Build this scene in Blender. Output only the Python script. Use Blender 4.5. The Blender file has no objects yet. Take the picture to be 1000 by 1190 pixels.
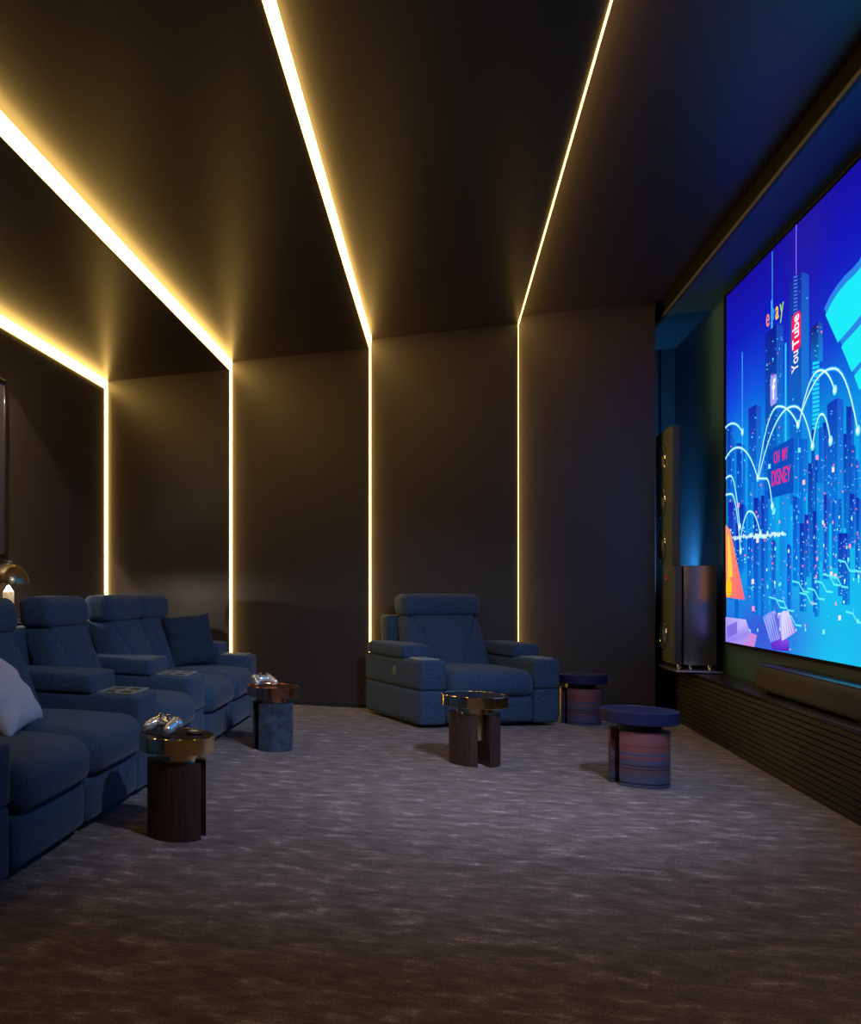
import bpy, bmesh, math, random
from mathutils import Vector, Matrix
random.seed(7)
PI = math.pi
C = bpy.context.scene.collection

# ------------------------------------------------------------ camera facts
H0 = 1.15
TH = math.radians(22.5)
CT, ST = math.cos(TH), math.sin(TH)
def on_plane_x(px, py, X):
    """point of the plane x = X seen at a photograph pixel -> (Y, z)"""
    w = (px-100)/1000.0
    r = (CT*w-ST)/(ST*w+CT)
    Y = X/r
    d = Y/(CT+ST*w)
    return Y, H0-(py-683)/1000.0*d

# ------------------------------------------------------------ helpers
def s2l(c):
    def f(v):
        v = v/255.0
        return v/12.92 if v <= .04045 else ((v+.055)/1.055)**2.4
    return (f(c[0]), f(c[1]), f(c[2]), 1.0)

def obj(name, bm, mat=None, parent=None, loc=None, smooth=True, auto=True):
    me = bpy.data.meshes.new(name)
    bmesh.ops.recalc_face_normals(bm, faces=bm.faces[:])
    bm.to_mesh(me); bm.free()
    o = bpy.data.objects.new(name, me); C.objects.link(o)
    if mat is not None:
        for m in (mat if isinstance(mat, (list, tuple)) else [mat]): me.materials.append(m)
    if smooth:
        for p in me.polygons: p.use_smooth = True
        if auto:
            try: me.set_sharp_from_angle(angle=math.radians(38))
            except Exception: pass
    if parent is not None: o.parent = parent
    if loc is not None: o.location = loc
    return o

def tag(o, label, cat, group=None, kind=None):
    o['label'] = label; o['category'] = cat
    if group: o['group'] = group
    if kind: o['kind'] = kind
    return o

def thing(name, label, cat, loc=(0, 0, 0), rz=0, group=None):
    o = bpy.data.objects.new(name, None); C.objects.link(o)
    o.empty_display_size = .1
    o.location = loc; o.rotation_euler = (0, 0, rz)
    return tag(o, label, cat, group)

def struct(name, bm, mat, parent=None, smooth=False):
    o = obj(name, bm, mat, parent, smooth=smooth)
    if parent is None: o['kind'] = 'structure'
    return o

def box(bm, x0, x1, y0, y1, z0, z1, bev=0, seg=2):
    r = bmesh.ops.create_cube(bm, size=1)
    vs = r['verts']
    for v in vs:
        v.co = Vector((x0+(v.co.x+.5)*(x1-x0), y0+(v.co.y+.5)*(y1-y0), z0+(v.co.z+.5)*(z1-z0)))
    if bev > 0:
        es = list({e for v in vs for e in v.link_edges})
        bmesh.ops.bevel(bm, geom=es, offset=bev, segments=seg, affect='EDGES', profile=.5)
    return vs

def soft_box(bm, x0, x1, y0, y1, z0, z1, r, bulge=(0, 0, 0, 0, 0, 0), n=(14, 14, 8), fn=None, mi=0):
    """rounded box, dense; bulge = outward crown of faces -x,+x,-y,+y,-z,+z"""
    cx, cy, cz = (x0+x1)/2, (y0+y1)/2, (z0+z1)/2
    hx, hy, hz = (x1-x0)/2, (y1-y0)/2, (z1-z0)/2
    r = min(r, hx*.98, hy*.98, hz*.98)
    cache = {}
    def ax(i, m, h):                      # denser spacing near the rounded ends
        t = i/m*2-1
        return h*math.sin(t*PI/2)
    def vert(i, j, k):
        key = (i, j, k)
        if key in cache: return cache[key]
        p = Vector((ax(i, n[0], hx), ax(j, n[1], hy), ax(k, n[2], hz)))
        q = Vector((max(-hx+r, min(hx-r, p.x)), max(-hy+r, min(hy-r, p.y)), max(-hz+r, min(hz-r, p.z))))
        d = p-q
        if d.length > 1e-9: p = q+d.normalized()*r
        u, v, w = p.x/hx, p.y/hy, p.z/hz
        fx = max(0, 1-u*u); fy = max(0, 1-v*v); fz = max(0, 1-w*w)
        p.x += (bulge[1]*max(0, u)-bulge[0]*max(0, -u))*math.sqrt(fy*fz)
        p.y += (bulge[3]*max(0, v)-bulge[2]*max(0, -v))*math.sqrt(fx*fz)
        p.z += (bulge[5]*max(0, w)-bulge[4]*max(0, -w))*math.sqrt(fx*fy)
        p += Vector((cx, cy, cz))
        if fn: p = Vector(fn(p))
        cache[key] = bm.verts.new(p)
        return cache[key]
    def quad(a, b, c, d):
        f = bm.faces.new((vert(*a), vert(*b), vert(*c), vert(*d))); f.material_index = mi
    nx, ny, nz = n
    for i in range(nx):
        for j in range(ny):
            quad((i, j, 0), (i, j+1, 0), (i+1, j+1, 0), (i+1, j, 0))
            quad((i, j, nz), (i+1, j, nz), (i+1, j+1, nz), (i, j+1, nz))
    for i in range(nx):
        for k in range(nz):
            quad((i, 0, k), (i+1, 0, k), (i+1, 0, k+1), (i, 0, k+1))
            quad((i, ny, k), (i, ny, k+1), (i+1, ny, k+1), (i+1, ny, k))
    for j in range(ny):
        for k in range(nz):
            quad((0, j, k), (0, j, k+1), (0, j+1, k+1), (0, j+1, k))
            quad((nx, j, k), (nx, j+1, k), (nx, j+1, k+1), (nx, j, k+1))

def lathe(bm, prof, seg=64, c=(0, 0), mi=0):
    """prof: (r, z) list, closed at both ends when r = 0"""
    rings = []
    for r, z in prof:
        if r < 1e-6: rings.append([bm.verts.new((c[0], c[1], z))])
        else: rings.append([bm.verts.new((c[0]+r*math.cos(2*PI*i/seg), c[1]+r*math.sin(2*PI*i/seg), z)) for i in range(seg)])
    for a, b in zip(rings, rings[1:]):
        for i in range(seg):
            j = (i+1) % seg
            if len(a) == 1: f = bm.faces.new((a[0], b[j], b[i]))
            elif len(b) == 1: f = bm.faces.new((a[i], a[j], b[0]))
            else: f = bm.faces.new((a[i], a[j], b[j], b[i]))
            f.material_index = mi

def prism(bm, pts, axis, a, b):
    """pts: 2D outline; axis 'y': pts are (x,z); 'z': (x,y); 'x': (y,z)"""
    def p3(p, t):
        return {'y': (p[0], t, p[1]), 'z': (p[0], p[1], t), 'x': (t, p[0], p[1])}[axis]
    va = [bm.verts.new(p3(p, a)) for p in pts]; vb = [bm.verts.new(p3(p, b)) for p in pts]
    bm.faces.new(va); bm.faces.new(vb[::-1])
    for i in range(len(pts)):
        j = (i+1) % len(pts)
        bm.faces.new((va[i], vb[i], vb[j], va[j]))

def tube(bm, pts, r, seg=8):
    pts = [Vector(p) for p in pts]
    rings = []
    for i, p in enumerate(pts):
        t = (pts[min(i+1, len(pts)-1)]-pts[max(i-1, 0)]).normalized()
        up = Vector((0, 0, 1)) if abs(t.z) < .9 else Vector((1, 0, 0))
        a = t.cross(up).normalized(); b = t.cross(a)
        rings.append([bm.verts.new(p+a*r*math.cos(2*PI*k/seg)+b*r*math.sin(2*PI*k/seg)) for k in range(seg)])
    for a, b in zip(rings, rings[1:]):
        for k in range(seg):
            bm.faces.new((a[k], a[(k+1) % seg], b[(k+1) % seg], b[k]))
    bm.faces.new(rings[0][::-1]); bm.faces.new(rings[-1])

# ------------------------------------------------------------ materials
def mat(name, col=(.5, .5, .5), rough=.5, metal=0.0, spec=.5, coat=0.0):
    m = bpy.data.materials.new(name); m.use_nodes = True
    b = m.node_tree.nodes['Principled BSDF']
    b.inputs['Base Color'].default_value = (*col[:3], 1)
    b.inputs['Roughness'].default_value = rough
    b.inputs['Metallic'].default_value = metal
    b.inputs['Specular IOR Level'].default_value = spec
    b.inputs['Coat Weight'].default_value = coat
    return m
def N(m, t, **kw):
    n = m.node_tree.nodes.new(t)
    for k, v in kw.items():
        if k in n.inputs: n.inputs[k].default_value = v
        else: setattr(n, k, v)
    return n
def L(m, a, ao, b, bi): m.node_tree.links.new(a.outputs[ao], b.inputs[bi])
def coords(m, scale=(1, 1, 1), kind='Object', rot=(0, 0, 0)):
    tc = N(m, 'ShaderNodeTexCoord'); mp = N(m, 'ShaderNodeMapping')
    mp.inputs['Scale'].default_value = scale; mp.inputs['Rotation'].default_value = rot
    L(m, tc, kind, mp, 'Vector'); return mp
def ramp(m, stops):
    r = N(m, 'ShaderNodeValToRGB'); e = r.color_ramp.elements
    while len(e) < len(stops): e.new(.5)
    for i, (p, c) in enumerate(stops): e[i].position = p; e[i].color = (*c[:3], 1)
    return r
def bump(m, src, out, strength, dist=.01):
    b = N(m, 'ShaderNodeBump'); b.inputs['Strength'].default_value = strength; b.inputs['Distance'].default_value = dist
    L(m, src, out, b, 'Height'); L(m, b, 'Normal', m.node_tree.nodes['Principled BSDF'], 'Normal')

def fabric(name, c0, c1, scale=170, rough=.95, sheen=.15):
    m = mat(name, c0, rough, spec=.15)
    mp = coords(m)
    n = N(m, 'ShaderNodeTexNoise'); n.inputs['Scale'].default_value = scale; n.inputs['Detail'].default_value = 3
    L(m, mp, 'Vector', n, 'Vector')
    r = ramp(m, [(.36, c0), (.64, c1)]); L(m, n, 'Fac', r, 'Fac')
    L(m, r, 'Color', m.node_tree.nodes['Principled BSDF'], 'Base Color')
    bump(m, n, 'Fac', .5, .004)
    b = m.node_tree.nodes['Principled BSDF']
    b.inputs['Sheen Weight'].default_value = sheen; b.inputs['Sheen Roughness'].default_value = .4
    return m

M = {}
M['fabric'] = fabric('blue_woven_fabric', (.016, .034, .070), (.052, .094, .170))
M['navy'] = fabric('navy_pillow_fabric', (.010, .022, .040), (.026, .052, .085), 220, .9, .1)
M['grey'] = fabric('grey_linen', (.34, .38, .50), (.50, .55, .70), 260, .9, .2)

def wall_mat():
    m = mat('dark_brown_wall', (.03, .022, .018), .38, spec=.75)
    mp = coords(m, (9, 9, .35)); n = N(m, 'ShaderNodeTexNoise'); n.inputs['Scale'].default_value = 9; n.inputs['Detail'].default_value = 6
    L(m, mp, 'Vector', n, 'Vector')
    r = ramp(m, [(.3, (.021, .0155, .013)), (.7, (.030, .0225, .019))]); L(m, n, 'Fac', r, 'Fac')
    L(m, r, 'Color', m.node_tree.nodes['Principled BSDF'], 'Base Color')
    bump(m, n, 'Fac', .015, .001); return m
def ceil_mat():
    m = mat('dark_brown_ceiling', (.03, .022, .018), .36, spec=.55)
    mp = coords(m, (14, .25, 1)); n = N(m, 'ShaderNodeTexNoise'); n.inputs['Scale'].default_value = 8; n.inputs['Detail'].default_value = 7
    L(m, mp, 'Vector', n, 'Vector')
    r = ramp(m, [(.3, (.018, .013, .011)), (.7, (.026, .019, .016))]); L(m, n, 'Fac', r, 'Fac')
    L(m, r, 'Color', m.node_tree.nodes['Principled BSDF'], 'Base Color')
    bump(m, n, 'Fac', .08, .002); return m
M['wall'] = wall_mat(); M['ceil'] = ceil_mat()
M['teal'] = mat('blue_lit_teal', (.030, .085, .135), .45, spec=.5)  # blue light on niche, soffit and screen wall is put into this colour

def carpet_mat():
    m = mat('brown_carpet', (.12, .09, .075), .95, spec=.12)
    b = m.node_tree.nodes['Principled BSDF']
    mp0 = coords(m, rot=(0, 0, math.radians(-9))); mp = N(m, 'ShaderNodeMapping'); mp.inputs['Scale'].default_value = (1, 2.1, 1); L(m, mp0, 'Vector', mp, 'Vector')
    n1 = N(m, 'ShaderNodeTexNoise'); n1.inputs['Scale'].default_value = 6.5; n1.inputs['Detail'].default_value = 10; n1.inputs['Roughness'].default_value = .72
    n1.inputs['Distortion'].default_value = .25
    L(m, mp, 'Vector', n1, 'Vector')
    r1 = ramp(m, [(.36, (.082, .068, .070)), (.50, (.136, .114, .117)), (.58, (.20, .172, .175)), (.66, (.40, .36, .37))]); L(m, n1, 'Fac', r1, 'Fac')
    mp2 = coords(m); n2 = N(m, 'ShaderNodeTexNoise'); n2.inputs['Scale'].default_value = 160; n2.inputs['Detail'].default_value = 4
    L(m, mp2, 'Vector', n2, 'Vector')
    r2 = ramp(m, [(.35, (.55, .55, .55)), (.65, (1.3, 1.3, 1.3))]); L(m, n2, 'Fac', r2, 'Fac')
    mx = N(m, 'ShaderNodeMix', data_type='RGBA', blend_type='MULTIPLY'); mx.inputs[0].default_value = 1
    m.node_tree.links.new(r1.outputs['Color'], mx.inputs[6]); m.node_tree.links.new(r2.outputs['Color'], mx.inputs[7])
    m.node_tree.links.new(mx.outputs[2], b.inputs['Base Color'])
    ad = N(m, 'ShaderNodeMath', operation='ADD'); L(m, n1, 'Fac', ad, 0); L(m, n2, 'Fac', ad, 1)
    bump(m, ad, 0, .6, .008)
    b.inputs['Sheen Weight'].default_value = .12
    return m
M['carpet'] = carpet_mat()
M['black'] = mat('matte_black', (.008, .008, .009), .55)
M['console'] = mat('charcoal_slatted_wood', (.010, .011, .015), .6, spec=.3)
M['console_top'] = mat('charcoal_lacquer', (.022, .022, .028), .22)
M['gold'] = mat('polished_gold', (.95, .76, .44), .13, 1)
M['copper'] = mat('polished_copper', (.75, .42, .29), .16, 1)
M['blackglass'] = mat('black_glass', (.012, .008, .007), .06, coat=.4)
M['navy_lacquer'] = mat('navy_lacquer', (.012, .015, .060), .42, spec=.35)
M['neck_black'] = mat('black_neck', (.012, .014, .018), .35)
M['chrome'] = mat('chrome', (.80, .81, .83), .12, 1)
M['satin'] = mat('satin_rim', (.40, .47, .46), .35, .5)
M['silver'] = mat('brushed_silver', (.42, .43, .45), .35, 1)
M['speaker'] = mat('graphite_speaker', (.040, .056, .062), .5, .1)
M['speaker_side'] = mat('satin_graphite_metal', (.20, .20, .22), .33, .85)
M['cone'] = mat('driver_cone', (.07, .085, .08), .5)
M['red'] = mat('red_mark', (.5, .02, .02), .4)
M['lamp_metal'] = mat('bronze_lamp_shade', (.30, .25, .17), .28, 1)
M['ivory'] = mat('ivory_lamp_stem', (.75, .70, .58), .4)
M['pipe'] = mat('seam_thread', (.012, .022, .04), .9)
def wenge():
    m = mat('wenge_wood', (.03, .015, .012), .45, spec=.35)
    mp = coords(m, (60, 60, 1.6)); n = N(m, 'ShaderNodeTexNoise'); n.inputs['Scale'].default_value = 2.2; n.inputs['Detail'].default_value = 5
    L(m, mp, 'Vector', n, 'Vector')
    r = ramp(m, [(.3, (.018, .009, .008)), (.7, (.060, .030, .025))]); L(m, n, 'Fac', r, 'Fac')
    L(m, r, 'Color', m.node_tree.nodes['Principled BSDF'], 'Base Color'); bump(m, n, 'Fac', .15, .001); return m
M['wenge'] = wenge()
M['suede'] = fabric('navy_suede', (.022, .032, .055), (.048, .066, .100), 18, .95, .2)
def stripes():
    m = mat('striped_lacquer', (.1, .04, .05), .5)
    mp = coords(m, (.0, .0, 1)); n = N(m, 'ShaderNodeTexNoise'); n.inputs['Scale'].default_value = 60; n.inputs['Detail'].default_value = 1
    L(m, mp, 'Vector', n, 'Vector')
    sx = N(m, 'ShaderNodeSeparateXYZ'); tc = N(m, 'ShaderNodeTexCoord'); L(m, tc, 'Object', sx, 'Vector')
    r = ramp(m, [(0, (.040, .050, .10)), (.14, (.05, .06, .13)), (.3, (.10, .045, .06)), (.44, (.045, .06, .13)), (.50, (.16, .05, .05)), (.56, (.06, .08, .15)), (.62, (.17, .052, .055)), (.85, (.18, .07, .08))])
    mr = N(m, 'ShaderNodeMapRange'); mr.inputs['From Max'].default_value = .34; L(m, sx, 'Z', mr, 'Value'); L(m, mr, 'Result', r, 'Fac')
    r.color_ramp.interpolation = 'LINEAR'
    r2 = ramp(m, [(.40, (.10, .12, .2)), (.46, (1, 1, 1))]); L(m, n, 'Fac', r2, 'Fac')
    # stripes fade out above the middle
    fd = ramp(m, [(.45, (1, 1, 1)), (.75, (.25, .25, .25))]); L(m, mr, 'Result', fd, 'Fac')
    mx = N(m, 'ShaderNodeMix', data_type='RGBA', blend_type='MULTIPLY')
    m.node_tree.links.new(fd.outputs['Color'], mx.inputs[0])
    m.node_tree.links.new(r.outputs['Color'], mx.inputs[6]); m.node_tree.links.new(r2.outputs['Color'], mx.inputs[7])
    m.node_tree.links.new(mx.outputs[2], m.node_tree.nodes['Principled BSDF'].inputs['Base Color'])
    return m
M['stripes'] = stripes()

def emis(name, col, strength):
    m = bpy.data.materials.new(name); m.use_nodes = True
    nt = m.node_tree; nt.nodes.clear()
    e = nt.nodes.new('ShaderNodeEmission'); o = nt.nodes.new('ShaderNodeOutputMaterial')
    e.inputs['Color'].default_value = (*col[:3], 1); e.inputs['Strength'].default_value = strength
    nt.links.new(e.outputs[0], o.inputs[0]); return m
LEDC = (1.0, .60, .15)
M['led'] = emis('warm_led', LEDC, 10)
M['bulb'] = emis('lamp_glow', (1, .70, .38), 45.0)

# ------------------------------------------------------------ the room
XS = [-3.306, -1.98, -.647, .63]             # light lines
ZC = [2.12, 2.20, 2.29, 2.385, 2.475]        # ceiling heights above the eye, left to right
ZC = [z+H0 for z in ZC]
YW = [8.50, 8.56, 8.62, 8.68, 8.75]          # far wall, left to right
Y0 = -2.4                                    # rear of the room
XR = 2.10                                    # screen wall
YB = 10.0                                    # end of the niche beside the screen wall
XSTUB = 1.695
XP, ZP = 1.76, 2.345+H0                      # pelmet

bm = bmesh.new(); box(bm, XS[0]-.15, XR+.15, Y0-.15, YB+.15, -.12, 0)
struct('floor', bm, M['carpet'])

bm = bmesh.new()
for i in range(4):
    box(bm, XS[i], (XS[i+1] if i < 3 else XR+.15), Y0, (YB if i == 3 else YW[i+1]+.1), ZC[i+1], 3.95)
struct('ceiling', bm, M['ceil'])
bm = bmesh.new(); box(bm, XS[0]-.15, XS[0], Y0, YW[0], 0, ZC[0]); box(bm, XS[0]-.15, XS[0], YW[0], YW[1]+.1, 0, 3.95)
box(bm, XS[0]-.15, XS[0], Y0, YW[0], ZC[0], 3.95)
struct('wall_left', bm, M['wall'])
bm = bmesh.new()
for i in range(4):
    x1 = XS[i+1] if i < 3 else XSTUB
    box(bm, XS[i], x1, YW[i+1], YB+.15, 0, 3.7)
struct('wall_far', bm, M['wall'])
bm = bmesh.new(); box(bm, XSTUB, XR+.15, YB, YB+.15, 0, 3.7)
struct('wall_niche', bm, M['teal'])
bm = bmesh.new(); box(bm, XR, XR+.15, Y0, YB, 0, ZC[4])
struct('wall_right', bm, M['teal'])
bm = bmesh.new(); box(bm, XS[0]-.15, XR+.15, Y0-.15, Y0, 0, 3.95)
struct('wall_rear', bm, M['wall'])
bm = bmesh.new()
for i in range(4):
    box(bm, XS[i]+.025, (XS[i+1] if i < 3 else XSTUB), YW[i+1]-.008, YW[i+1], 0, .035)
struct('baseboard_far', bm, M['black'])

# pelmet along the screen wall: front board, soffit and the pale lip at its lower edge
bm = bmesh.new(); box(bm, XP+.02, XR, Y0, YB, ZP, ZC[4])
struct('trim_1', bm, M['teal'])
bm = bmesh.new(); box(bm, XP, XP+.02, Y0, YB, ZP+.022, ZC[4])
struct('trim_4', bm, mat('pelmet_front', (.006, .006, .008), .95, spec=.05))
bm = bmesh.new(); box(bm, XP-.004, XP+.02, Y0, YB, ZP-.006, ZP+.022)
struct('trim_2', bm, mat('pelmet_lip', (.045, .047, .055), .6, spec=.2))

# light lines: a run in the ceiling step and a run in the wall step each
lab = ['glowing light line in the corner of the left wall, leftmost of the four',
       'glowing light line that meets the far wall just behind the end of the sofa row',
       'glowing light line that meets the far wall behind the left arm of the single armchair',
       'thin glowing light line nearest the screen, behind the right arm of the armchair']
PR = .009
for i in range(4):
    t = thing('light_strip', lab[i], 'light strip', (XS[i], YW[i+1], 0), 0, 'warm light lines running over ceiling and far wall')
    zlo, zhi, ylo, yhi = ZC[i], ZC[i+1], YW[i], YW[i+1]
    lx = lambda v: v-XS[i]
    ly = lambda v: v-YW[i+1]
    a1, a2 = (.010, .022) if i < 3 else (.005, .006)
    bm = bmesh.new()
    prism(bm, [(-.001, zlo-PR), (a1, zlo-PR), (a2, zhi+.002), (-.001, zhi+.002)], 'y', Y0+.01-yhi, ly(ylo))
    obj('ceiling_run', bm, M['led'], t, smooth=False)
    bm = bmesh.new()
    prism(bm, [(-.001, -(yhi-ylo)-PR), (a1*.5, -(yhi-ylo)-PR), (a2*.5, .002), (-.001, .002)], 'z', .002, zhi-.001)
    obj('wall_run', bm, M['led'], t, smooth=False)

# ------------------------------------------------------------ screen
XSC = 2.06
yfar, _ = on_plane_x(844, 500, XSC)
ztop = on_plane_x(844, 345, XSC)[1]; zbot = on_plane_x(844, 745.5, XSC)[1]
ynear = yfar-(ztop-zbot)*16/9
scr = thing('projection_screen', 'huge glowing wall screen showing a blue neon city with signs', 'screen', (XSC, (yfar+ynear)/2, zbot))
def S(px, py): return on_plane_x(px, py, XSC)
class Pic:
    def __init__(s): s.bm = bmesh.new(); s.cl = s.bm.loops.layers.float_color.new('pic')
    def poly(s, pts, col, lay=1, raw=False):
        """pts in photograph pixels (or metres on the screen when raw)"""
        vs = []
        for p in pts:
            Y, z = p if raw else S(*p)
            Y = min(yfar, max(ynear, Y)); z = min(ztop, max(zbot, z))
            vs.append(s.bm.verts.new((-.0006*lay-.002, Y-(yfar+ynear)/2, z-zbot)))
        try: f = s.bm.faces.new(vs)
        except Exception: return
        cols = col if isinstance(col, list) else [col]*len(vs)
        for lp, v in zip(f.loops, vs):
            i = vs.index(lp.vert); lp[s.cl] = s2l(cols[i])
        if f.normal.length == 0: f.normal_update()
    def line(s, pts, w, col, lay=3):
        q = [Vector(S(*p)) for p in pts]
        for a, b in zip(q, q[1:]):
            d = (b-a)
            if d.length < 1e-6: continue
            n = Vector((-d.y, d.x)).normalized()*w/2; e = d.normalized()*w*.25
            a2, b2 = a-e, b+e
            s.poly([(a2+n), (b2+n), (b2-n), (a2-n)], col, lay, True)
    def circ(s, px, py, r, col, lay=2, n=16):
        c = S(px, py)
        s.poly([(c[0]+r*math.cos(2*PI*i/n), c[1]+r*math.sin(2*PI*i/n)) for i in range(n)], col, lay, True)
    def text(s, txt, px, py, hgt, col, rot=0, sx=1.0, lay=5, bold=.0):
        c = S(px, py)
        cu = bpy.data.curves.new('t', 'FONT'); cu.body = txt; cu.align_x = 'CENTER'; cu.align_y = 'CENTER'; cu.size = 1; cu.offset = bold
        to = bpy.data.objects.new('t', cu); C.objects.link(to)
        dg = bpy.context.evaluated_depsgraph_get(); dg.update()
        me = to.evaluated_get(dg).to_mesh()
        cr, sr = math.cos(rot), math.sin(rot)
        for p in me.polygons:
            pts = []
            for vi in p.vertices:
                v = me.vertices[vi].co
                x, y = v.x*hgt*sx, v.y*hgt
                x, y = x*cr-y*sr, x*sr+y*cr
                pts.append((c[0]-x, c[1]+y))
            s.poly(pts, col, lay, True)
        to.evaluated_get(dg).to_mesh_clear()
        bpy.data.objects.remove(to); bpy.data.curves.remove(cu)
P = Pic()
# sky and glow of the city: one smooth grid of colours
def mixc(a, b, t): return tuple(a[i]+(b[i]-a[i])*t for i in range(3))
def bgcol(u, v):       # u 0 far .. 1 near, v 0 bottom .. 1 top
    stops = [(0, (45, 95, 210)), (.12, (25, 125, 215)), (.35, (12, 155, 215)), (.52, (10, 128, 210)), (.68, (18, 60, 205)), (.85, (18, 22, 180)), (1, (22, 14, 150))]
    for (a, ca), (b, cb) in zip(stops, stops[1:]):
        if v <= b: c = mixc(ca, cb, (v-a)/(b-a)); break
    else: c = stops[-1][1]
    k = math.exp(-((u-.42)/.22)**2)*max(0, 1-v*1.5)
    c = mixc(c, (20, 215, 235), .75*k)
    k = math.exp(-((u-.12)/.10)**2-((v-.42)/.25)**2)
    c = mixc(c, (10, 170, 240), .6*k)
    k = math.exp(-((u-.33)/.08)**2-((v-.95)/.28)**2)
    c = mixc(c, (40, 30, 150), .5*k)
    k = math.exp(-((u-.20)/.13)**2-((v-.05)/.08)**2)
    c = mixc(c, (70, 50, 200), .6*k)
    return c
GU, GV = 64, 40
for i in range(GU):
    for j in range(GV):
        q = [(i, j), (i+1, j), (i+1, j+1), (i, j+1)]
        P.poly([(yfar+(ynear-yfar)*a/GU, zbot+(ztop-zbot)*b/GV) for a, b in q], [bgcol(a/GU, b/GV) for a, b in q], 0, True)
rnd = random.Random(3)
def tower(x0, x1, yt, yb, col, lit=(70, 190, 245), sl=0, win=30, lay=1, col2=None):
    xm = x0+(x1-x0)*.62
    P.poly([(x0, yt+sl), (xm, yt), (xm, yb), (x0, yb)], [col, col, mixc(col, (10, 150, 230), .6), mixc(col, (10, 150, 230), .6)], lay)
    c2 = col2 or mixc(col, (40, 120, 230), .45)
    P.poly([(xm, yt), (x1, yt+3), (x1, yb), (xm, yb)], [c2, c2, mixc(c2, (10, 170, 235), .6), mixc(c2, (10, 170, 235), .6)], lay)
    for k in range(win):
        x = rnd.uniform(x0+.5, x1-1.5); y = rnd.uniform(yt+6, yb-3)
        w = rnd.choice([.6, 1.1, 1.8]); h = rnd.choice([1, 1.6, 2.4])
        P.poly([(x, y), (x+w, y-.1), (x+w, y+h), (x, y+h)], lit if rnd.random() < .8 else (235, 110, 170), lay+1)
# hazy back rows of buildings
for k in range(46):
    x = 846+k*5.1+rnd.uniform(-2, 2); w = rnd.uniform(4, 9)
    yt = 500+rnd.uniform(-38, 40)
    base = rnd.choice([(10, 60, 175), (12, 85, 195), (16, 130, 215), (14, 45, 160)])
    tower(x, x+w, yt, yt+rnd.uniform(90, 190), base, win=10, lay=1)
for k in range(30):
    x = 846+k*7.5+rnd.uniform(-2, 2); w = rnd.uniform(5, 9)
    yt = 590+rnd.uniform(-30, 45)
    base = rnd.choice([(14, 40, 165), (12, 70, 190), (26, 35, 165), (16, 130, 210)])
    tower(x, x+w, yt, yt+rnd.uniform(60, 150), base, lit=rnd.choice([(120, 220, 250), (90, 170, 250)]), win=14, lay=3)
tower(870, 885, 470, 560, (18, 40, 165), sl=5, win=14, lay=4)
tower(890, 911, 376, 570, (14, 26, 140), sl=12, win=70, lay=5)
P.line([(898, 293), (898, 380)], .016, (70, 140, 235), 5)
P.line([(897.5, 350), (897.5, 380)], .035, (60, 170, 245), 5)
P.line([(913.5, 400), (913.5, 520)], .03, (40, 190, 245), 4)
P.line([(863, 410), (863, 560)], .02, (60, 150, 245), 4)
tower(918, 941, 316, 510, (22, 32, 150), sl=10, win=8, lay=6)
for k in range(20): P.line([(923.5, 322+k*4.2), (927.5, 321+k*4.2)], .011, (70, 110, 215), 8)
P.line([(926, 262), (926, 318)], .018, (120, 90, 230), 6)
tower(943, 957, 373, 420, (24, 28, 120), sl=10, win=10, lay=6)
for k in range(16): P.poly([(945, 421+k*5), (953, 419+k*5), (953, 422.5+k*5), (945, 424.5+k*5)], (30, 200, 240), 7)
tower(962, 981, 462, 580, (18, 55, 175), sl=8, win=30, lay=5)
tower(1004, 1030, 400, 640, (22, 40, 160), sl=8, win=60, lay=5)
tower(1046, 1080, 340, 640, (18, 34, 150), sl=12, win=90, lay=5)
tower(1096, 1140, 420, 700, (24, 60, 180), sl=12, win=90, lay=5)
# the sign of the red word
def rrect(cx0, cy0, w, h, r, rot=0):
    c = S(cx0, cy0); o = []
    for sx_, sy_, a0 in ((1, 1, 0), (-1, 1, 90), (-1, -1, 180), (1, -1, 270)):
        for k in range(5):
            a = math.radians(a0+k*22.5)
            x = sx_*(w/2-r)+r*math.cos(a); y = sy_*(h/2-r)+r*math.sin(a)
            x, y = x*math.cos(rot)-y*math.sin(rot), x*math.sin(rot)+y*math.cos(rot)
            o.append((c[0]-x, c[1]+y))
    return o
P.poly(rrect(926.5, 385, .155, .235, .04), (225, 30, 90), 9, True)
P.text('Tube', 926.5, 385, .155, (250, 240, 250), PI/2, .64, 11, .02)
P.text('You', 925.5, 419.5, .155, (225, 225, 245), PI/2, .52, 11, .02)
for ch, px, py, col in (('e', 893.5, 370, (240, 130, 120)), ('b', 899, 363.5, (40, 150, 235)), ('a', 904.3, 361, (245, 200, 60)), ('y', 909.8, 357, (150, 215, 80))):
    P.text(ch, px, py, .175, col, 0, .85, 11, .015)
P.poly(rrect(900, 453, .125, .20, .03), (150, 150, 235), 9, True)
P.text('f', 900.2, 453.5, .19, (250, 250, 255), 0, 1, 11, .02)
# pink words on a dark board
P.poly([(893, 524), (923, 508), (923, 572), (893, 580)], [(10, 75, 180)]*4, 8)
P.text('OH  MY', 908.5, 530, .110, (235, 30, 120), 0, .66, 11, .012)
P.text('DISNEY', 908.5, 554, .145, (235, 30, 120), 0, .72, 11, .012)
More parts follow.
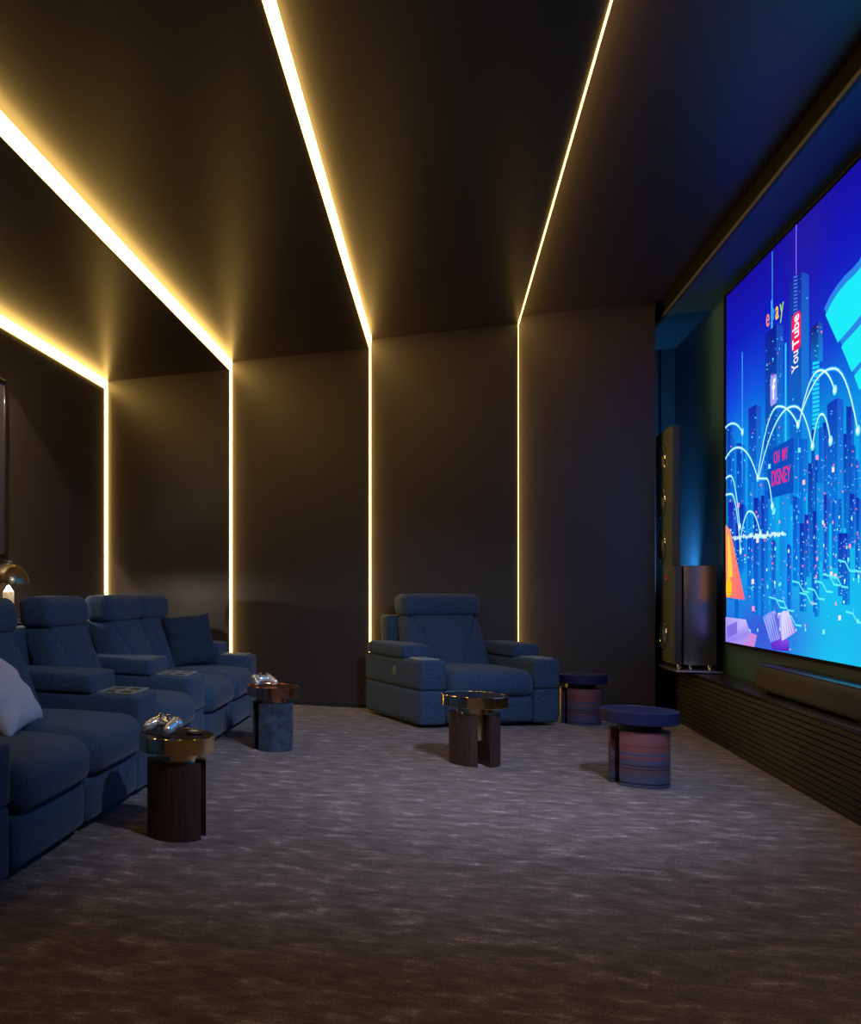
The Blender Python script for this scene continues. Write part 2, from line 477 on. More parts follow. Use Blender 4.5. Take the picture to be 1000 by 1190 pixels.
# cyan waves of the wireless sign
yc_ = S(1052, 400)[0]
def wave(outer, inner, crown_o, crown_i, lay):
    def full(left, crown):
        l_ = [S(*p) for p in left]; last = l_[-1]; n = 10; pts = list(l_)
        for k in range(1, n+1):
            t = k/n; Y = last[0]+(yc_-last[0])*t
            pts.append((Y, last[1]+(crown-last[1])*math.sin(t*PI/2)))
        return pts+[(2*yc_-Y, z) for Y, z in pts[::-1]]
    o, i = full(outer, crown_o), full(inner, crown_i)
    def strip(o, i, col, lay):
        def at(l, t):
            f = t*(len(l)-1); k = min(int(f), len(l)-2); q = f-k
            return (l[k][0]+(l[k+1][0]-l[k][0])*q, l[k][1]+(l[k+1][1]-l[k][1])*q)
        for k in range(40): P.poly([at(o, k/40), at(o, (k+1)/40), at(i, (k+1)/40), at(i, k/40)], col, lay, True)
    strip([(Y+.02, z+.045) for Y, z in o], i, (40, 125, 220), lay)
    strip(o, i, (28, 222, 235), lay+1)
wave([(960.5, 366), (971, 345), (984, 329), (1000, 314)], [(975, 398), (981, 391), (989, 382), (1000, 369)], S(1000, 314)[1]+.16, S(1000, 369)[1]+.14, 8)
wave([(979, 403), (983, 397), (989, 391), (1000, 379)], [(991, 432), (995, 428), (1000, 422)], S(1000, 379)[1]+.10, S(1000, 422)[1]+.07, 8)
wave([(994, 437), (1000, 429), (1004, 425)], [(1000, 453), (1004, 450)], S(1004, 425)[1]+.03, S(1004, 450)[1]+.02, 8)
# light trails
def trail(x0, y0, xp, yp, x1, y1, w=.020):
    pts = []
    for k in range(19):
        t = k/18; x = x0+(x1-x0)*t
        # asymmetric hump through the peak
        tp = (xp-x0)/(x1-x0)
        if t <= tp: q = 1-(t/tp); y = yp+(y0-yp)*q**2.2
        else: q = (t-tp)/(1-tp); y = yp+(y1-yp)*q**2.2
        pts.append((x, y))
    P.line(pts, w*1.25, (40, 165, 240), 12); P.line(pts, w*.5, (215, 248, 255), 14)
    P.circ(x1, y1, .030, (120, 225, 250), 12); P.circ(x1, y1, .016, (245, 255, 255), 15)
trail(844.5, 497, 853, 492, 864, 502)
trail(844.5, 533, 859, 520, 882, 555)
trail(882, 555, 907, 472, 929, 493)
trail(883, 556, 925, 472, 946, 518)
trail(931, 490, 956, 430, 972, 453)
trail(932, 484, 971, 428, 999, 500)
trail(946, 520, 957, 481, 967, 512)
trail(882, 556, 892, 556, 899, 588)
trail(845, 556, 850, 553, 861, 612)
trail(845, 575, 851, 574, 862, 640)
trail(862, 625, 873, 594, 885, 620)
trail(1004, 520, 1040, 440, 1075, 540)
# dotted stream
for k in range(40): P.circ(846+k*1.75, 626-.16*k+rnd.uniform(-1.6, 1.6), rnd.uniform(.010, .022), (200, 235, 255), 12, 6)
for k in range(90): P.circ(rnd.uniform(872, 1060), rnd.uniform(600, 740), rnd.uniform(.006, .016), rnd.choice([(130, 235, 250), (200, 245, 255), (250, 150, 200), (60, 200, 250)]), 12, 6)
for k in range(16):     # bright panes
    x = rnd.uniform(850, 990); y = rnd.uniform(520, 745)
    P.poly([(x, y), (x+3, y-.6), (x+3, y+5), (x, y+5.5)], rnd.choice([(240, 150, 200), (230, 220, 255), (250, 190, 190), (120, 220, 250)]), 10)
# streets of light running to the front
for k in range(12):
    x = 895+k*9; y = 655+rnd.uniform(-10, 60)
    P.line([(x, y), (x+8, y+2), (x+13, y+12), (x+20, y+13)], .012, (90, 225, 245), 11)
# orange pyramid and lilac blocks at the lower far corner
P.poly([(844.5, 610), (850, 616), (867, 697), (845, 694)], [(250, 150, 90), (250, 140, 110), (245, 90, 120), (250, 130, 90)], 13)
P.poly([(847, 622), (849, 622), (853, 670), (847, 672)], (255, 200, 70), 14)
P.circ(848.5, 683, .075, (255, 190, 30), 15)
P.poly([(844.5, 717), (868, 720), (873, 735), (866, 752), (844.5, 748)], [(165, 150, 235), (190, 180, 245), (150, 130, 230), (170, 150, 235), (140, 120, 225)], 13)
P.poly([(846, 728), (858, 722), (858, 736), (847, 742)], (120, 105, 215), 14)
P.poly([(866, 752), (873, 735), (881, 738), (878, 755)], (190, 130, 210), 13)
# open book
P.poly([(887.5, 717), (895, 712), (902, 710), (905, 715), (909, 742), (897, 747.5)], [(110, 125, 235), (140, 155, 245), (175, 185, 250), (90, 95, 215), (120, 120, 225), (95, 110, 225)], 13)
P.poly([(906, 716), (911, 710.5), (918, 709.5), (927, 734.5), (919, 740), (910.5, 745)], [(110, 100, 215), (205, 205, 252), (190, 190, 250), (150, 120, 235), (175, 150, 245), (200, 190, 250)], 14)
for k in range(5):
    P.line([(890+k*2.6, 719-k*1.4), (898+k*2.2, 745-k*.6)], .008, (175, 190, 250), 15)
    P.line([(911+k*1.6, 713-k*.4), (913+k*2.8, 742-k*1.6)], .008, (225, 220, 253), 16)
P.poly([(897, 747.5), (909, 742), (919, 744), (918, 757), (899, 755)], [(95, 40, 195), (120, 60, 215), (130, 70, 220), (70, 30, 170), (80, 40, 190)], 12)
me_pic = obj('picture', P.bm, None, scr, smooth=False)
mp_ = bpy.data.materials.new('glowing_picture'); mp_.use_nodes = True
nt = mp_.node_tree; nt.nodes.clear()
at = nt.nodes.new('ShaderNodeAttribute'); at.attribute_name = 'pic'
em = nt.nodes.new('ShaderNodeEmission'); em.inputs['Strength'].default_value = 1.0
ou = nt.nodes.new('ShaderNodeOutputMaterial')
nt.links.new(at.outputs['Color'], em.inputs['Color']); nt.links.new(em.outputs[0], ou.inputs[0])
me_pic.data.materials.append(mp_)
SCREEN_EM = em
bm = bmesh.new(); W2 = (yfar-ynear)/2; HH = ztop-zbot
box(bm, -.001, .038, -W2-.02, W2+.02, -.02, HH+.02)
obj('panel', bm, M['black'], scr, smooth=False)
bm = bmesh.new(); fr = .014
box(bm, -.016, -.001, -W2-.02, W2+.02, HH, HH+.02); box(bm, -.016, -.001, -W2-.02, W2+.02, -.02, 0)
box(bm, -.016, -.001, W2, W2+.02, 0, HH); box(bm, -.016, -.001, -W2-.02, -W2, 0, HH)
obj('frame', bm, mat('screen_frame', (.006, .007, .009), .9, spec=.1), scr, smooth=False)

# ------------------------------------------------------------ media console
XC, ZT = 1.85, .465
YC0, YC1 = 1.2, YB-.01
con = thing('media_console', 'long low charcoal slatted media console under the screen', 'cabinet', (XC, (YC0+YC1)/2, 0))
ym = (YC0+YC1)/2
bm = bmesh.new(); box(bm, .022, XR-XC-.002, YC0-ym, YC1-ym, .0, ZT-.022)
obj('body', bm, M['console'], con, smooth=False)
bm = bmesh.new(); box(bm, .0, XR-XC-.002, YC0-ym, YC1-ym, ZT-.022, ZT, .003)
obj('worktop', bm, M['console_top'], con)
bm = bmesh.new(); ns = 12
for k in range(ns):
    z0 = .012+k*(ZT-.036)/ns; z1 = z0+(ZT-.036)/ns-.006
    prism(bm, [(.022, z0), (.006, z0), (.002, z0+.006), (.010, z1), (.022, z1)], 'y', YC0-ym, YC1-ym)
obj('slatted_front', bm, M['console'], con, smooth=False)

# soundbar
sb = thing('soundbar', 'long black soundbar lying on the console below the screen', 'soundbar', (2.03, 6.165, ZT))
bm = bmesh.new(); soft_box(bm, -.118, .03, -.815, .815, .012, .176, .028, n=(12, 40, 12))
obj('body', bm, mat('soundbar_cloth', (.018, .02, .024), .6), sb)
bm = bmesh.new(); box(bm, -.100, .022, -.79, .79, .1755, .182, .003)
obj('top_panel', bm, mat('soundbar_top', (.03, .032, .038), .28), sb)
for y in (-.7, .7):
    bm = bmesh.new(); box(bm, -.09, .01, y-.04, y+.04, 0, .014, .002)
    obj('foot', bm, M['black'], sb)

# tower speaker
sp = thing('tower_speaker', 'tall graphite tower speaker on a metal plinth at the far end of the console', 'speaker', (1.90, 8.6, ZT))
bm = bmesh.new(); soft_box(bm, -.170, .145, -.40, .34, .0, .022, .010, n=(10, 10, 6))
obj('plinth', bm, M['silver'], sp)
for (x, y) in ((-.11, -.22), (-.03, -.22), (.10, -.22), (-.10, .22), (.10, .22)):
    bm = bmesh.new(); lathe(bm, [(0, .022), (.014, .022), (.014, .055), (0, .055)], 20, (x, y)); obj('foot', bm, M['chrome'], sp)
bm = bmesh.new(); box(bm, -.085, .14, -.25, .30, .055, .865, .006)
obj('cabinet', bm, M['speaker_side'], sp)
bm = bmesh.new(); box(bm, -.150, -.086, -.16, .42, .055, 2.03, .006)
obj('front_column', bm, M['speaker'], sp)
bm = bmesh.new(); box(bm, -.149, -.098, -.247, -.162, .055, .865, .003)
obj('side_cheek', bm, M['speaker'], sp)
def driver(z, r, y=.16):
    d = []
    for k in range(9):
        a = k/8*PI/2; d.append((r*math.sin(a), .008+.016*(1-math.cos(a))))
    bm = bmesh.new()
    prof = [(0, -.004), (r*.3, -.008), (r*.45, .010), (r*.9, -.001), (r*.92, -.006), (r, -.006), (r, .004)]
    lathe(bm, prof, 40)
    for v in bm.verts: v.co = Vector((-.150+v.co.z, y+v.co.x, z+v.co.y))
    o = obj('driver', bm, M['cone'], sp)
    bm = bmesh.new(); pts = [(-.157, y+r*1.0*math.cos(a), z+r*1.0*math.sin(a)) for a in [2*PI*k/48 for k in range(49)]]
    tube(bm, pts, .0055, 6); obj('rim', bm, M['chrome'], o)
for z in (1.78, 1.42, 1.05): driver(z, .135)
driver(2.0-.06-.03, .07, .10) if False else None
driver(.28, .12, .10)
bm = bmesh.new(); box(bm, -.153, -.149, -.05, .08, .72, .86, .001)
pl = obj('badge', bm, M['silver'], sp); pl['label'] = 'pale badge'
bm = bmesh.new(); box(bm, -.155, -.1528, -.02, .04, .75, .79)
obj('mark', bm, M['red'], pl)
bm = bmesh.new(); tube(bm, [(-.152, -.04, .22), (-.175, -.05, .24), (-.18, -.05, .30), (-.175, -.05, .36), (-.152, -.04, .38)], .010, 8)
obj('handle', bm, M['chrome'], sp)

# pilaster in the niche
bm = bmesh.new(); box(bm, 1.965, 1.985, YB-.02, YB, ZT, ZP)
struct('trim_3', bm, M['console'])

# ------------------------------------------------------------ cinema seating
DB = 1.06
def seam_u(s): return .26+.62*max(0, s)**1.7
def tilt(p):
    # lean the back: y grows with height
    s = (p[2]-.42)
    return (p[0], p[1]-.05+s*.40-(.06*max(0, (p[2]-.86)/.2)), p[2])
def backrest_bm(x0, x1):
    bm = bmesh.new()
    cx, hw = (x0+x1)/2, (x1-x0)/2
    def fn(p):
        x, y, z = p
        s = (z-.40)/.50
        u = (x-cx)/hw
        if y < .70:
            d = abs(abs(u)-seam_u(s))*hw
            y += .026*math.exp(-(d/.013)**2)
            inner = 1 if abs(u) < seam_u(s) else 0
            y -= .012*inner
        x = cx+(x-cx)*(1-.10*max(0, s)**3)
        return tilt((x, y, z))
    soft_box(bm, x0+.006, x1-.006, .60, .80, .38, .915, .055, (0, 0, .035, 0, 0, 0), (44, 10, 34), fn)
    return bm
def seat_parts(root, x0, x1, label=None):
    w = x1-x0
    bm = bmesh.new(); soft_box(bm, x0+.004, x1-.004, .0, .14, .035, .262, .040, (0, 0, .018, 0, 0, 0), (16, 8, 12))
    obj('footrest', bm, M['fabric'], root)
    bm = bmesh.new(); soft_box(bm, x0+.003, x1-.003, -.035, .66, .245, .460, .085, (0, 0, .03, 0, 0, .028), (24, 24, 14))
    obj('seat', bm, M['fabric'], root)
    obj('backrest', backrest_bm(x0, x1), M['fabric'], root)
    bm = bmesh.new(); soft_box(bm, x0+.012, x1-.012, .575, .80, .890, 1.09, .062, (0, 0, .016, 0, 0, .006), (26, 16, 16), tilt)
    obj('headrest', bm, M['fabric'], root)
def arm_parts(root, x0, x1, pad=True, cup=True):
    bm = bmesh.new(); box(bm, x0+.015, x1-.015, .02, .96, .28, .34); soft_box(bm, x0, x1, .0, .98, .312, .555, .024, (0, 0, .004, 0, 0, .004), (10, 20, 10))
    soft_box(bm, x0+.002, x1-.002, .004, .98, .03, .308, .022, n=(10, 16, 8))
    a = obj('console_arm', bm, M['fabric'], root)
    bm = bmesh.new(); soft_box(bm, x0-.012, x1+.012, .27, .90, .556, .665, .026, (0, 0, 0, 0, 0, .008), (12, 20, 10), lambda p: (p[0], p[1], p[2]-.012*max(0, (.5-p[1]))))
    obj('armrest_pad', bm, M['fabric'], a)
    if cup:
        m = (x0+x1)/2; hw = min(.15, (x1-x0)/2-.04)
        bm = bmesh.new(); box(bm, m-hw, m+hw, .055, .245, .556, .5600)
        h = obj('cup_holder', bm, M['black'], a)
        h['label'] = 'cup holder with pale metal rims'
        bm = bmesh.new()
        for q0, q1 in ((m-hw, m-.006), (m+.006, m+hw)):
            box(bm, q0, q1, .046, .060, .558, .568); box(bm, q0, q1, .143, .157, .558, .568); box(bm, q0, q1, .240, .254, .558, .568)
            box(bm, q0, q0+.010, .060, .240, .558, .566); box(bm, q1-.010, q1, .060, .240, .558, .566)
        obj('rim', bm, M['satin'], h, smooth=False)
def sofa_base(root, x0, x1, shells):
    bm = bmesh.new(); box(bm, x0+.02, x1-.02, .06, .96, .02, .30, .01)
    obj('base_frame', bm, M['black'], root)
    for a, b in shells:
        bm = bmesh.new(); soft_box(bm, a, b, .84, 1.02, .06, .90, .035, n=(14, 8, 14), fn=lambda p: (p[0], p[1]+.10*max(0, p[2]-.4), p[2]))
        obj('back_shell', bm, M['fabric'], root)

SY = 5.08
row = thing('recliner_sofa', 'long blue fabric five-seat cinema sofa row with cup-holder arms along the left wall', 'sofa', (-1.54, SY, 0), PI/2)
yy = lambda v: v-SY
for a, b in ((2.97, 3.71), (3.71, 4.45), (4.83, 5.52), (5.90, 6.65), (6.65, 7.40)): seat_parts(row, yy(a), yy(b))
for a, b in ((2.60, 2.968), (4.452, 4.828), (5.522, 5.898), (7.402, 7.72)): arm_parts(row, yy(a), yy(b))
sofa_base(row, yy(2.60), yy(7.72), [(yy(2.75), yy(4.60)), (yy(4.68), yy(5.67)), (yy(5.75), yy(7.58))])

ach = thing('recliner_armchair', 'single blue recliner armchair in front of the far wall, turned to the screen', 'armchair', (.364, 7.795, 0), math.radians(30))
seat_parts(ach, -.385, .385)
arm_parts(ach, -.62, -.387); arm_parts(ach, .387, .62)
sofa_base(ach, -.62, .62, [(-.44, .44)])
bm = bmesh.new(); lathe(bm, [(0, 0), (.032, 0), (.030, .006), (0, .008)], 28)
for v in bm.verts: v.co = Vector((-.621-v.co.z, .42+v.co.x*.9, .44+v.co.y*1.25))
b_ = obj('recline_button', bm, mat('button_grey', (.12, .13, .13), .6), ach); b_['label'] = 'oval metal recline button'

# cushions
def pillow(name, label, size, thick, material, loc, rot, seed=0, hgt=None):
    hgt = hgt or size
    bm = bmesh.new(); n = 36; r = random.Random(seed)
    ph = [r.uniform(0, 6) for _ in range(6)]
    top = {}
    for side in (1, -1):
        for i in range(n+1):
            for j in range(n+1):
                u, v = i/n*2-1, j/n*2-1
                if side == -1 and (abs(u) == 1 or abs(v) == 1): top[(side, i, j)] = top[(1, i, j)]; continue
                e = (max(0, 1-abs(u)**2.6)*max(0, 1-abs(v)**2.6))**.42
                pu = u*(1-.07*(1-v*v)*abs(u)**3)
                pv = v*(1-.07*(1-u*u)*abs(v)**3)
                wr = .012*math.sin(4*u+3*v+ph[0])*math.sin(5*v-2*u+ph[1])*(u*u+v*v)*.8
                cr = .010*math.sin(9*math.atan2(v, u)+ph[2])*min(1, (u*u+v*v))*e
                top[(side, i, j)] = bm.verts.new((pu*size/2, side*(thick/2*e+wr*e)+cr+wr*.5, pv*hgt/2))
    for side in (1, -1):
        for i in range(n):
            for j in range(n):
                q = [top[(side, i, j)], top[(side, i+1, j)], top[(side, i+1, j+1)], top[(side, i, j+1)]]
                bm.faces.new(q if side == 1 else q[::-1])
    o = obj(name, bm, material, auto=False); o.location = loc; o.rotation_euler = rot
    return tag(o, label, 'cushion')
pillow('throw_pillow', 'pale grey-blue linen cushion on the nearest seat of the sofa row', .60, .17, M['grey'], (-1.965, 3.69, .630), (math.radians(-38), 0, math.radians(101)), 2, .40)
pillow('throw_pillow', 'dark navy square cushion at the far end of the sofa row', .45, .15, M['navy'], (-2.00, 7.14, .700), (math.radians(-16), math.radians(-4), math.radians(42)), 5)

# ------------------------------------------------------------ round side tables
def dpart(bm, r, lo, hi, z0, z1, nrm):
    """part of a disc with lo < n.p < hi, n at angle nrm"""
    pts = []
    n = 96
    a_lo = math.acos(max(-1, min(1, lo/r))); a_hi = math.acos(max(-1, min(1, hi/r)))
    if hi >= r: aa = [-a_lo+2*a_lo*k/n for k in range(n+1)]
    else: aa = [a_hi+(2*PI-2*a_hi)*k/n for k in range(n+1)]
    for a in aa: pts.append((r*math.cos(a+nrm), r*math.sin(a+nrm)))
    prism(bm, pts, 'z', z0, z1)
    es = [e for e in bm.edges if abs(e.verts[0].co.z-e.verts[1].co.z) < 1e-6 and abs(e.verts[0].co.z-z1) < 1e-6]
    bmesh.ops.bevel(bm, geom=es, offset=.004, segments=2, affect='EDGES')
def side_table(px, vfront, R, Ht, alpha, label, mtop, minset, mneck, mbase, group=None):
    rb = R*.775
    w = (px-100)/1000
    d = H0*1000/vfront+rb*.95
    X = (CT*w-ST)*d; Y = (ST*w+CT)*d
    rot = TH-math.atan(w)
    t = thing('side_table', label, 'side table', (X, Y, 0), rot, group)
    td = .074; nk = .045; hb = Ht-td-nk
    ang = math.radians(alpha)
    bm = bmesh.new(); dpart(bm, rb, rb*.10, rb*2, .0, hb, ang); obj('base_block', bm, mbase, t)
    bm = bmesh.new(); dpart(bm, rb, -rb*2, -rb*.385, .0, hb-.0, ang) if False else None
    # the slimmer block is the mirror image with its own offset
    dpart(bm, rb, rb*.385, rb*2, .0, hb, ang+PI); obj('base_block', bm, mbase, t)
    bm = bmesh.new(); lathe(bm, [(0, hb), (R*.56, hb), (R*.56, Ht-td), (0, Ht-td)], 64); obj('neck', bm, mneck, t)
    # metal fin in the slot between the blocks
    bm = bmesh.new(); box(bm, -rb*.30, rb*.0, -R*.52, R*.52, hb*.50, hb+.001)
    for v in bm.verts:
        x, y = v.co.x, v.co.y
        v.co.x = x*math.cos(ang)-y*math.sin(ang); v.co.y = x*math.sin(ang)+y*math.cos(ang)
    obj('fin', bm, mneck, t, smooth=False)
    bm = bmesh.new(); lathe(bm, [(0, Ht-td), (R-.003, Ht-td), (R, Ht-td+.003), (R, Ht-.003), (R-.003, Ht), (R-.007, Ht), (R-.008, Ht-.003), (0, Ht-.003)], 96)
    ttop = obj('tabletop', bm, mtop, t)
    if minset is not None:
        bm = bmesh.new(); lathe(bm, [(0, Ht-.0028), (R-.0085, Ht-.0028), (R-.0085, Ht-.001), (0, Ht-.001)], 96)
        obj('inset_plate', bm, minset, ttop)
    return t, X, Y, rot
tA = side_table(205, 296, .176, .470, -120, 'gold-topped round side table with a dark wood base, nearest the sofa row', M['gold'], M['blackglass'], M['gold'], M['wenge'])
tB = side_table(317, 191, .183, .452, -50, 'copper-topped round side table with a navy base at the far end of the sofa row', M['copper'], None, M['copper'], M['suede'])
tC = side_table(551, 209, .200, .450, 30, 'gold-rimmed round side table with split dark wood base in front of the armchair', M['gold'], M['blackglass'], M['gold'], M['wenge'])
tD = side_table(742, 234, .198, .436, -44, 'navy round side table with red and blue striped base, nearest the console', M['navy_lacquer'], None, M['neck_black'], M['stripes'])
tE = side_table(674, 160.5, .200, .420, -44, 'navy round side table with striped base, half hidden beside the armchair', M['navy_lacquer'], None, M['neck_black'], M['stripes'])

# ------------------------------------------------------------ game controllers
def controller(label, X, Y, Z, rz, material, s=1.0):
    t = thing('game_controller', label, 'game controller', (X, Y, Z), rz)
    bm = bmesh.new()
    def ell(cx, cy, cz, rx, ry, rz_, tx=0, tz=0):
        g = bmesh.ops.create_uvsphere(bm, u_segments=24, v_segments=16, radius=1)
        mt = Matrix.Translation((cx*s, cy*s, cz*s)) @ Matrix.Rotation(tz, 4, 'Z') @ Matrix.Rotation(tx, 4, 'X') @ Matrix.Diagonal((rx*s, ry*s, rz_*s, 1))
        bmesh.ops.transform(bm, matrix=mt, verts=g['verts'])
    ell(0, 0, .036, .068, .038, .024)
    for q in (-1, 1):
        ell(q*.048, .004, .038, .036, .038, .026)
        ell(q*.060, -.034, .030, .025, .050, .024, .30, q*.25)
        ell(q*.068, -.062, .022, .021, .026, .0205, .2, q*.2)
        ell(q*.045, .032, .040, .024, .012, .014)
    body = obj('body', bm, material, t)
    rm = body.modifiers.new('r', 'REMESH'); rm.mode = 'VOXEL'; rm.voxel_size = .0035*s; rm.use_smooth_shade = True
    sm = body.modifiers.new('s', 'SMOOTH'); sm.iterations = 3; sm.factor = .5
    for (x, y) in ((-.025, -.018), (.025, -.018)):
        bm = bmesh.new(); lathe(bm, [(0, .050), (.007, .050), (.007, .066), (.011, .068), (.011, .073), (.006, .0715), (0, .071)], 24)
        for v in bm.verts: v.co = Vector(((v.co.x+x)*s, (v.co.y+y)*s, v.co.z*s))
        obj('thumbstick', bm, M['chrome'], t)
    for k in range(4):
        a = k*PI/2; bm = bmesh.new(); lathe(bm, [(0, .055), (.005, .055), (.005, .063), (0, .0645)], 16)
        for v in bm.verts: v.co = Vector(((v.co.x+.050+.012*math.cos(a))*s, (v.co.y+.010+.012*math.sin(a))*s, v.co.z*s))
        obj('button', bm, M['chrome'], t)
    bm = bmesh.new()
    box(bm, (-.050-.013)*s, (-.050+.013)*s, (.010-.004)*s, (.010+.004)*s, .055*s, .063*s, .001)
    box(bm, (-.050-.004)*s, (-.050+.004)*s, (.010-.013)*s, (.010+.013)*s, .055*s, .063*s, .001)
    obj('direction_pad', bm, M['chrome'], t)
    t.scale = (1, 1, 1.2)
    return t
pearl = mat('pearly_silver', (.78, .80, .84), .22, .75)
controller('silver game controller on the gold table beside the sofa row', tA[1]-.050, tA[2]+.02, .4700, math.radians(-29), pearl, 1.0)
controller('silver game controller on the copper table at the end of the sofa row', tB[1]-.08, tB[2]+.01, .4520, math.radians(35), pearl, 1.0)
bm = bmesh.new(); lathe(bm, [(0, 0), (.036, 0), (.038, .004), (.036, .010), (.022, .012), (0, .012)], 40)
pk = obj('round_puck', bm, M['black'], None, (tA[1]+.075, tA[2]+.035, .4700))
tag(pk, 'small black disc with a pale centre lying on the gold table', 'coaster')
bm = bmesh.new(); lathe(bm, [(0, .012), (.018, .012), (.017, .0135), (0, .014)], 32); obj('centre', bm, mat('pale_metal', (.55, .55, .5), .4), pk)

# ------------------------------------------------------------ wall side: sideboard, lamp, picture, added wall spot
sd = thing('sideboard', 'dark sideboard behind the sofa row carrying the mushroom lamp', 'sideboard', (-3.07, 5.75, 0))
bm = bmesh.new(); box(bm, -.225, .215, -.95, .95, .835, .895, .003); obj('worktop', bm, M['console_top'], sd)
bm = bmesh.new(); box(bm, -.22, .195, -.93, .93, .06, .818, .003); obj('body', bm, M['console'], sd)
bm = bmesh.new(); box(bm, -.22, .213, -.94, .94, .819, .834, .002); obj('edge_trim', bm, M['chrome'], sd)
bm = bmesh.new(); box(bm, -.20, .16, -.90, .90, 0, .062); obj('plinth', bm, M['black'], sd, smooth=False)

LX, LY, LZ = -3.05, 5.82, .895
lm = thing('table_lamp', 'bronze mushroom table lamp with a lit ivory stem behind the sofa', 'lamp', (LX, LY, LZ))
zr = 1.183-LZ; R_ = .158
bm = bmesh.new(); prof = []
for k in range(17):
    a = k/16*PI/2*.86; prof.append((R_*math.cos(a), zr+.155*math.sin(a)))
out = prof+[(.035, zr+.158), (.033, zr+.170), (.02, zr+.176), (0, zr+.176)]
inn = [(R_-.004, zr)]
for k in range(1, 17):
    a = k/16*PI/2; inn.append(((R_-.005)*math.cos(a), zr+.148*math.sin(a)))
inn[-1] = (0, zr+.148)
lathe(bm, inn[::-1]+out, 56)
sh_ = obj('lamp_shade', bm, M['lamp_metal'], lm)
bm = bmesh.new(); pts = [((R_-.002)*math.cos(2*PI*k/56), (R_-.002)*math.sin(2*PI*k/56), zr) for k in range(57)]
tube(bm, pts, .003, 6); obj('shade_rim', bm, M['chrome'], sh_)
bm = bmesh.new(); lathe(bm, [(0, .012), (.042, .012), (.044, .05), (.044, zr-.062), (0, zr-.062)], 40); obj('stem', bm, M['ivory'], lm)
bm = bmesh.new(); lathe(bm, [(0, 0), (.075, 0), (.075, .008), (.060, .013), (0, .013)], 40); obj('base', bm, M['lamp_metal'], lm)
bm = bmesh.new(); lathe(bm, [(0, zr-.0615), (.036, zr-.0615), (.030, zr-.052), (.008, zr-.016), (0, zr-.016)], 32); obj('bulb', bm, M['bulb'], lm)
def point(name, loc, e, col, r): 
    l = bpy.data.lights.new(name, 'POINT'); l.energy = e; l.color = col; l.shadow_soft_size = r
    o = bpy.data.objects.new(name, l); o.location = loc; C.objects.link(o); return o

lp_ = point('lamp_glow', (LX, LY, LZ+zr-.02), 20, (1, .84, .66), .008); lp_.parent = lm; lp_.location = (0, 0, zr-.005)
pf = thing('picture_frame', 'tall black framed picture on the left wall above the lamp', 'picture', (XS[0], 5.50, 1.395))
bm = bmesh.new()
hw = .73; hh = 1.44
for a, b, c, d in ((-hw, hw, 0, .03), (-hw, hw, hh-.03, hh), (-hw, -hw+.03, .03, hh-.03), (hw-.03, hw, .03, hh-.03)):
    box(bm, .002, .024, a, b, c, d, .002)
obj('frame', bm, M['blackglass'], pf)
bm = bmesh.new(); box(bm, .002, .014, -hw+.03, hw-.03, .03, hh-.03); obj('canvas', bm, mat('dark_canvas', (.03, .03, .032), .7), pf, smooth=False)

dl = thing('added_wall_spotlight', 'added unseen ceiling spotlight washing the left wall above the picture', 'spotlight', (-3.00, 5.0, ZC[1]))  # added out of view to throw the slanting light on the left wall
bm = bmesh.new(); lathe(bm, [(0, 0), (.05, 0), (.05, -.05), (.042, -.05), (.042, -.012), (0, -.012)], 32); obj('housing', bm, M['black'], dl)
bm = bmesh.new(); lathe(bm, [(0, -.013), (.03, -.013), (.03, -.018), (0, -.018)], 24); obj('lens', bm, emis('spot_lens', (1, .8, .6), 6), dl)
l = bpy.data.lights.new('wall_fill_light', 'SPOT'); l.energy = 430; l.color = (1, .76, .60); l.spot_size = math.radians(60); l.spot_blend = .08; l.shadow_soft_size = .02
so = bpy.data.objects.new('wall_fill_light', l); so.location = (0, 0, -.055); so.parent = dl; C.objects.link(so)
so.rotation_euler = Vector((-.42, math.cos(math.radians(50)), -math.sin(math.radians(50)))).to_track_quat('-Z', 'Y').to_euler()

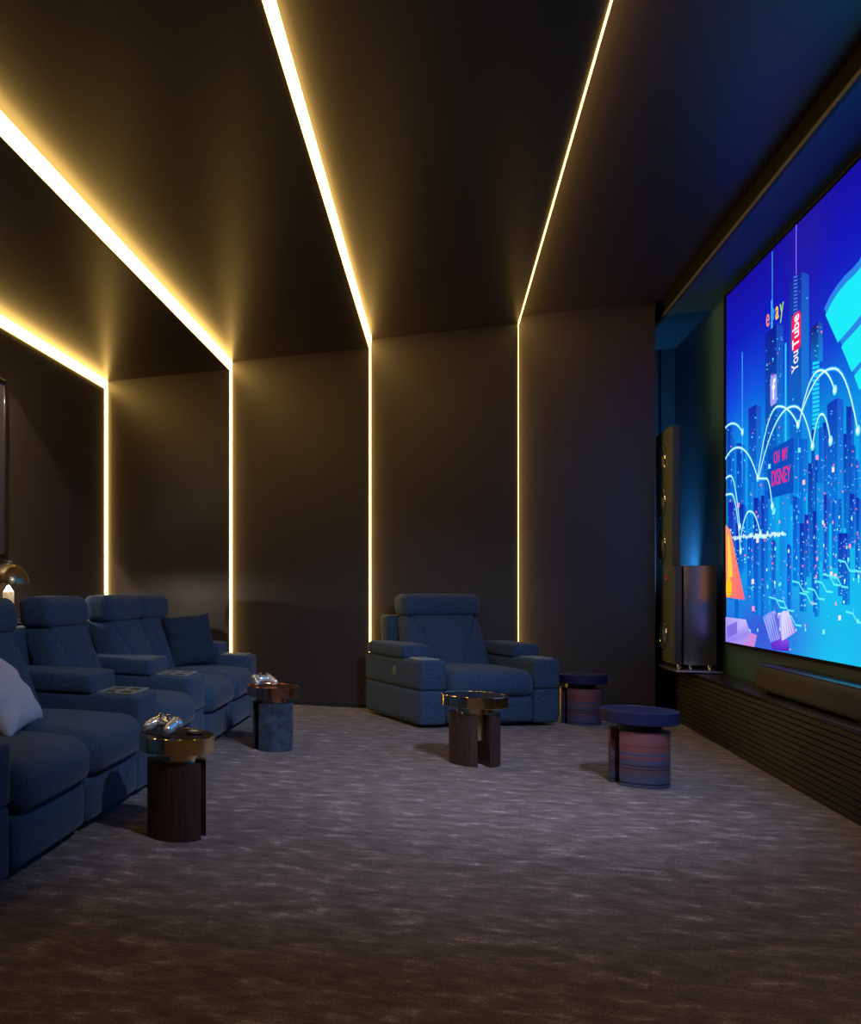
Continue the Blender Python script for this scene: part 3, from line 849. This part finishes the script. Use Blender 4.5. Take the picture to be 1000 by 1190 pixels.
def cool_fill_spot(label, x, y, target, energy, size):  # added lamps out of view, filling floor and seats with cool light
    t = thing('fill_spotlight', label, 'spotlight', (x, y, ZC[4]), 0)
    bm = bmesh.new(); lathe(bm, [(0, 0), (.07, 0), (.07, -.10), (.06, -.10), (.06, -.03), (0, -.03)], 32); obj('housing', bm, M['black'], t)
    bm = bmesh.new(); lathe(bm, [(0, -.031), (.055, -.031), (.055, -.04), (0, -.04)], 24); obj('lens', bm, emis('cool_lens', (.8, .85, 1), 5), t)
    l = bpy.data.lights.new('cool_fill_light', 'SPOT'); l.energy = energy; l.color = (.68, .75, 1.0); l.spot_size = math.radians(size); l.spot_blend = 1.0; l.shadow_soft_size = .10
    o = bpy.data.objects.new('cool_fill_light', l); C.objects.link(o); o.parent = t; o.location = (0, 0, -.11)
    d = Vector(target)-Vector((x, y, ZC[4]-.11)); o.rotation_euler = d.to_track_quat('-Z', 'Y').to_euler()
cool_fill_spot('added unseen fill spotlight near the screen, nearer to the viewer', 1.2, 2.3, (-1.0, 5.4, .3), 370, 70)
cool_fill_spot('added unseen fill spotlight near the screen, farther from the viewer', 1.3, 3.2, (.0, 6.3, .1), 500, 62)

ul = thing('fill_uplight', 'added unseen uplight standing on the console behind the tower speaker cabinet', 'fill_uplight', (1.88, 9.12, ZT))  # added lamp, hidden by the speaker, to brighten the niche in blue
bm = bmesh.new(); lathe(bm, [(0, 0), (.06, 0), (.06, .012), (.01, .014), (.01, .53), (.04, .55), (.045, .62), (.038, .62), (.036, .57), (0, .57)], 32); obj('housing', bm, M['black'], ul)
bm = bmesh.new(); lathe(bm, [(0, .571), (.035, .571), (.035, .58), (0, .58)], 24); obj('lens', bm, emis('blue_lens', (.15, .45, 1), 4), ul)
l = bpy.data.lights.new('niche_fill_light', 'SPOT'); l.energy = 80; l.color = (.16, .52, 1.0); l.shadow_soft_size = .05; l.spot_size = math.radians(120); l.spot_blend = .9
o = bpy.data.objects.new('niche_fill_light', l); C.objects.link(o); o.parent = ul; o.location = (0, 0, .64)
o.rotation_euler = Vector((0, .75, .9)).to_track_quat('-Z', 'Y').to_euler()

# ------------------------------------------------------------ world, camera, view
w = bpy.data.worlds.new('world'); bpy.context.scene.world = w; w.use_nodes = True
w.node_tree.nodes['Background'].inputs['Color'].default_value = (0, 0, 0, 1)
SCREEN_EM.inputs['Strength'].default_value = 1.15

cd = bpy.data.cameras.new('camera'); cam = bpy.data.objects.new('camera', cd); C.objects.link(cam)
cam.location = (0, 0, H0); cam.rotation_euler = (PI/2, 0, TH)
cd.sensor_fit = 'HORIZONTAL'; cd.sensor_width = 36; cd.lens = 36; cd.shift_x = .4; cd.shift_y = .088
cd.clip_start = .05
sc = bpy.context.scene; sc.camera = cam
sc.view_settings.view_transform = 'Standard'; sc.view_settings.look = 'None'
sc.view_settings.exposure = 0; sc.view_settings.gamma = 1; sc.view_settings.use_curve_mapping = False
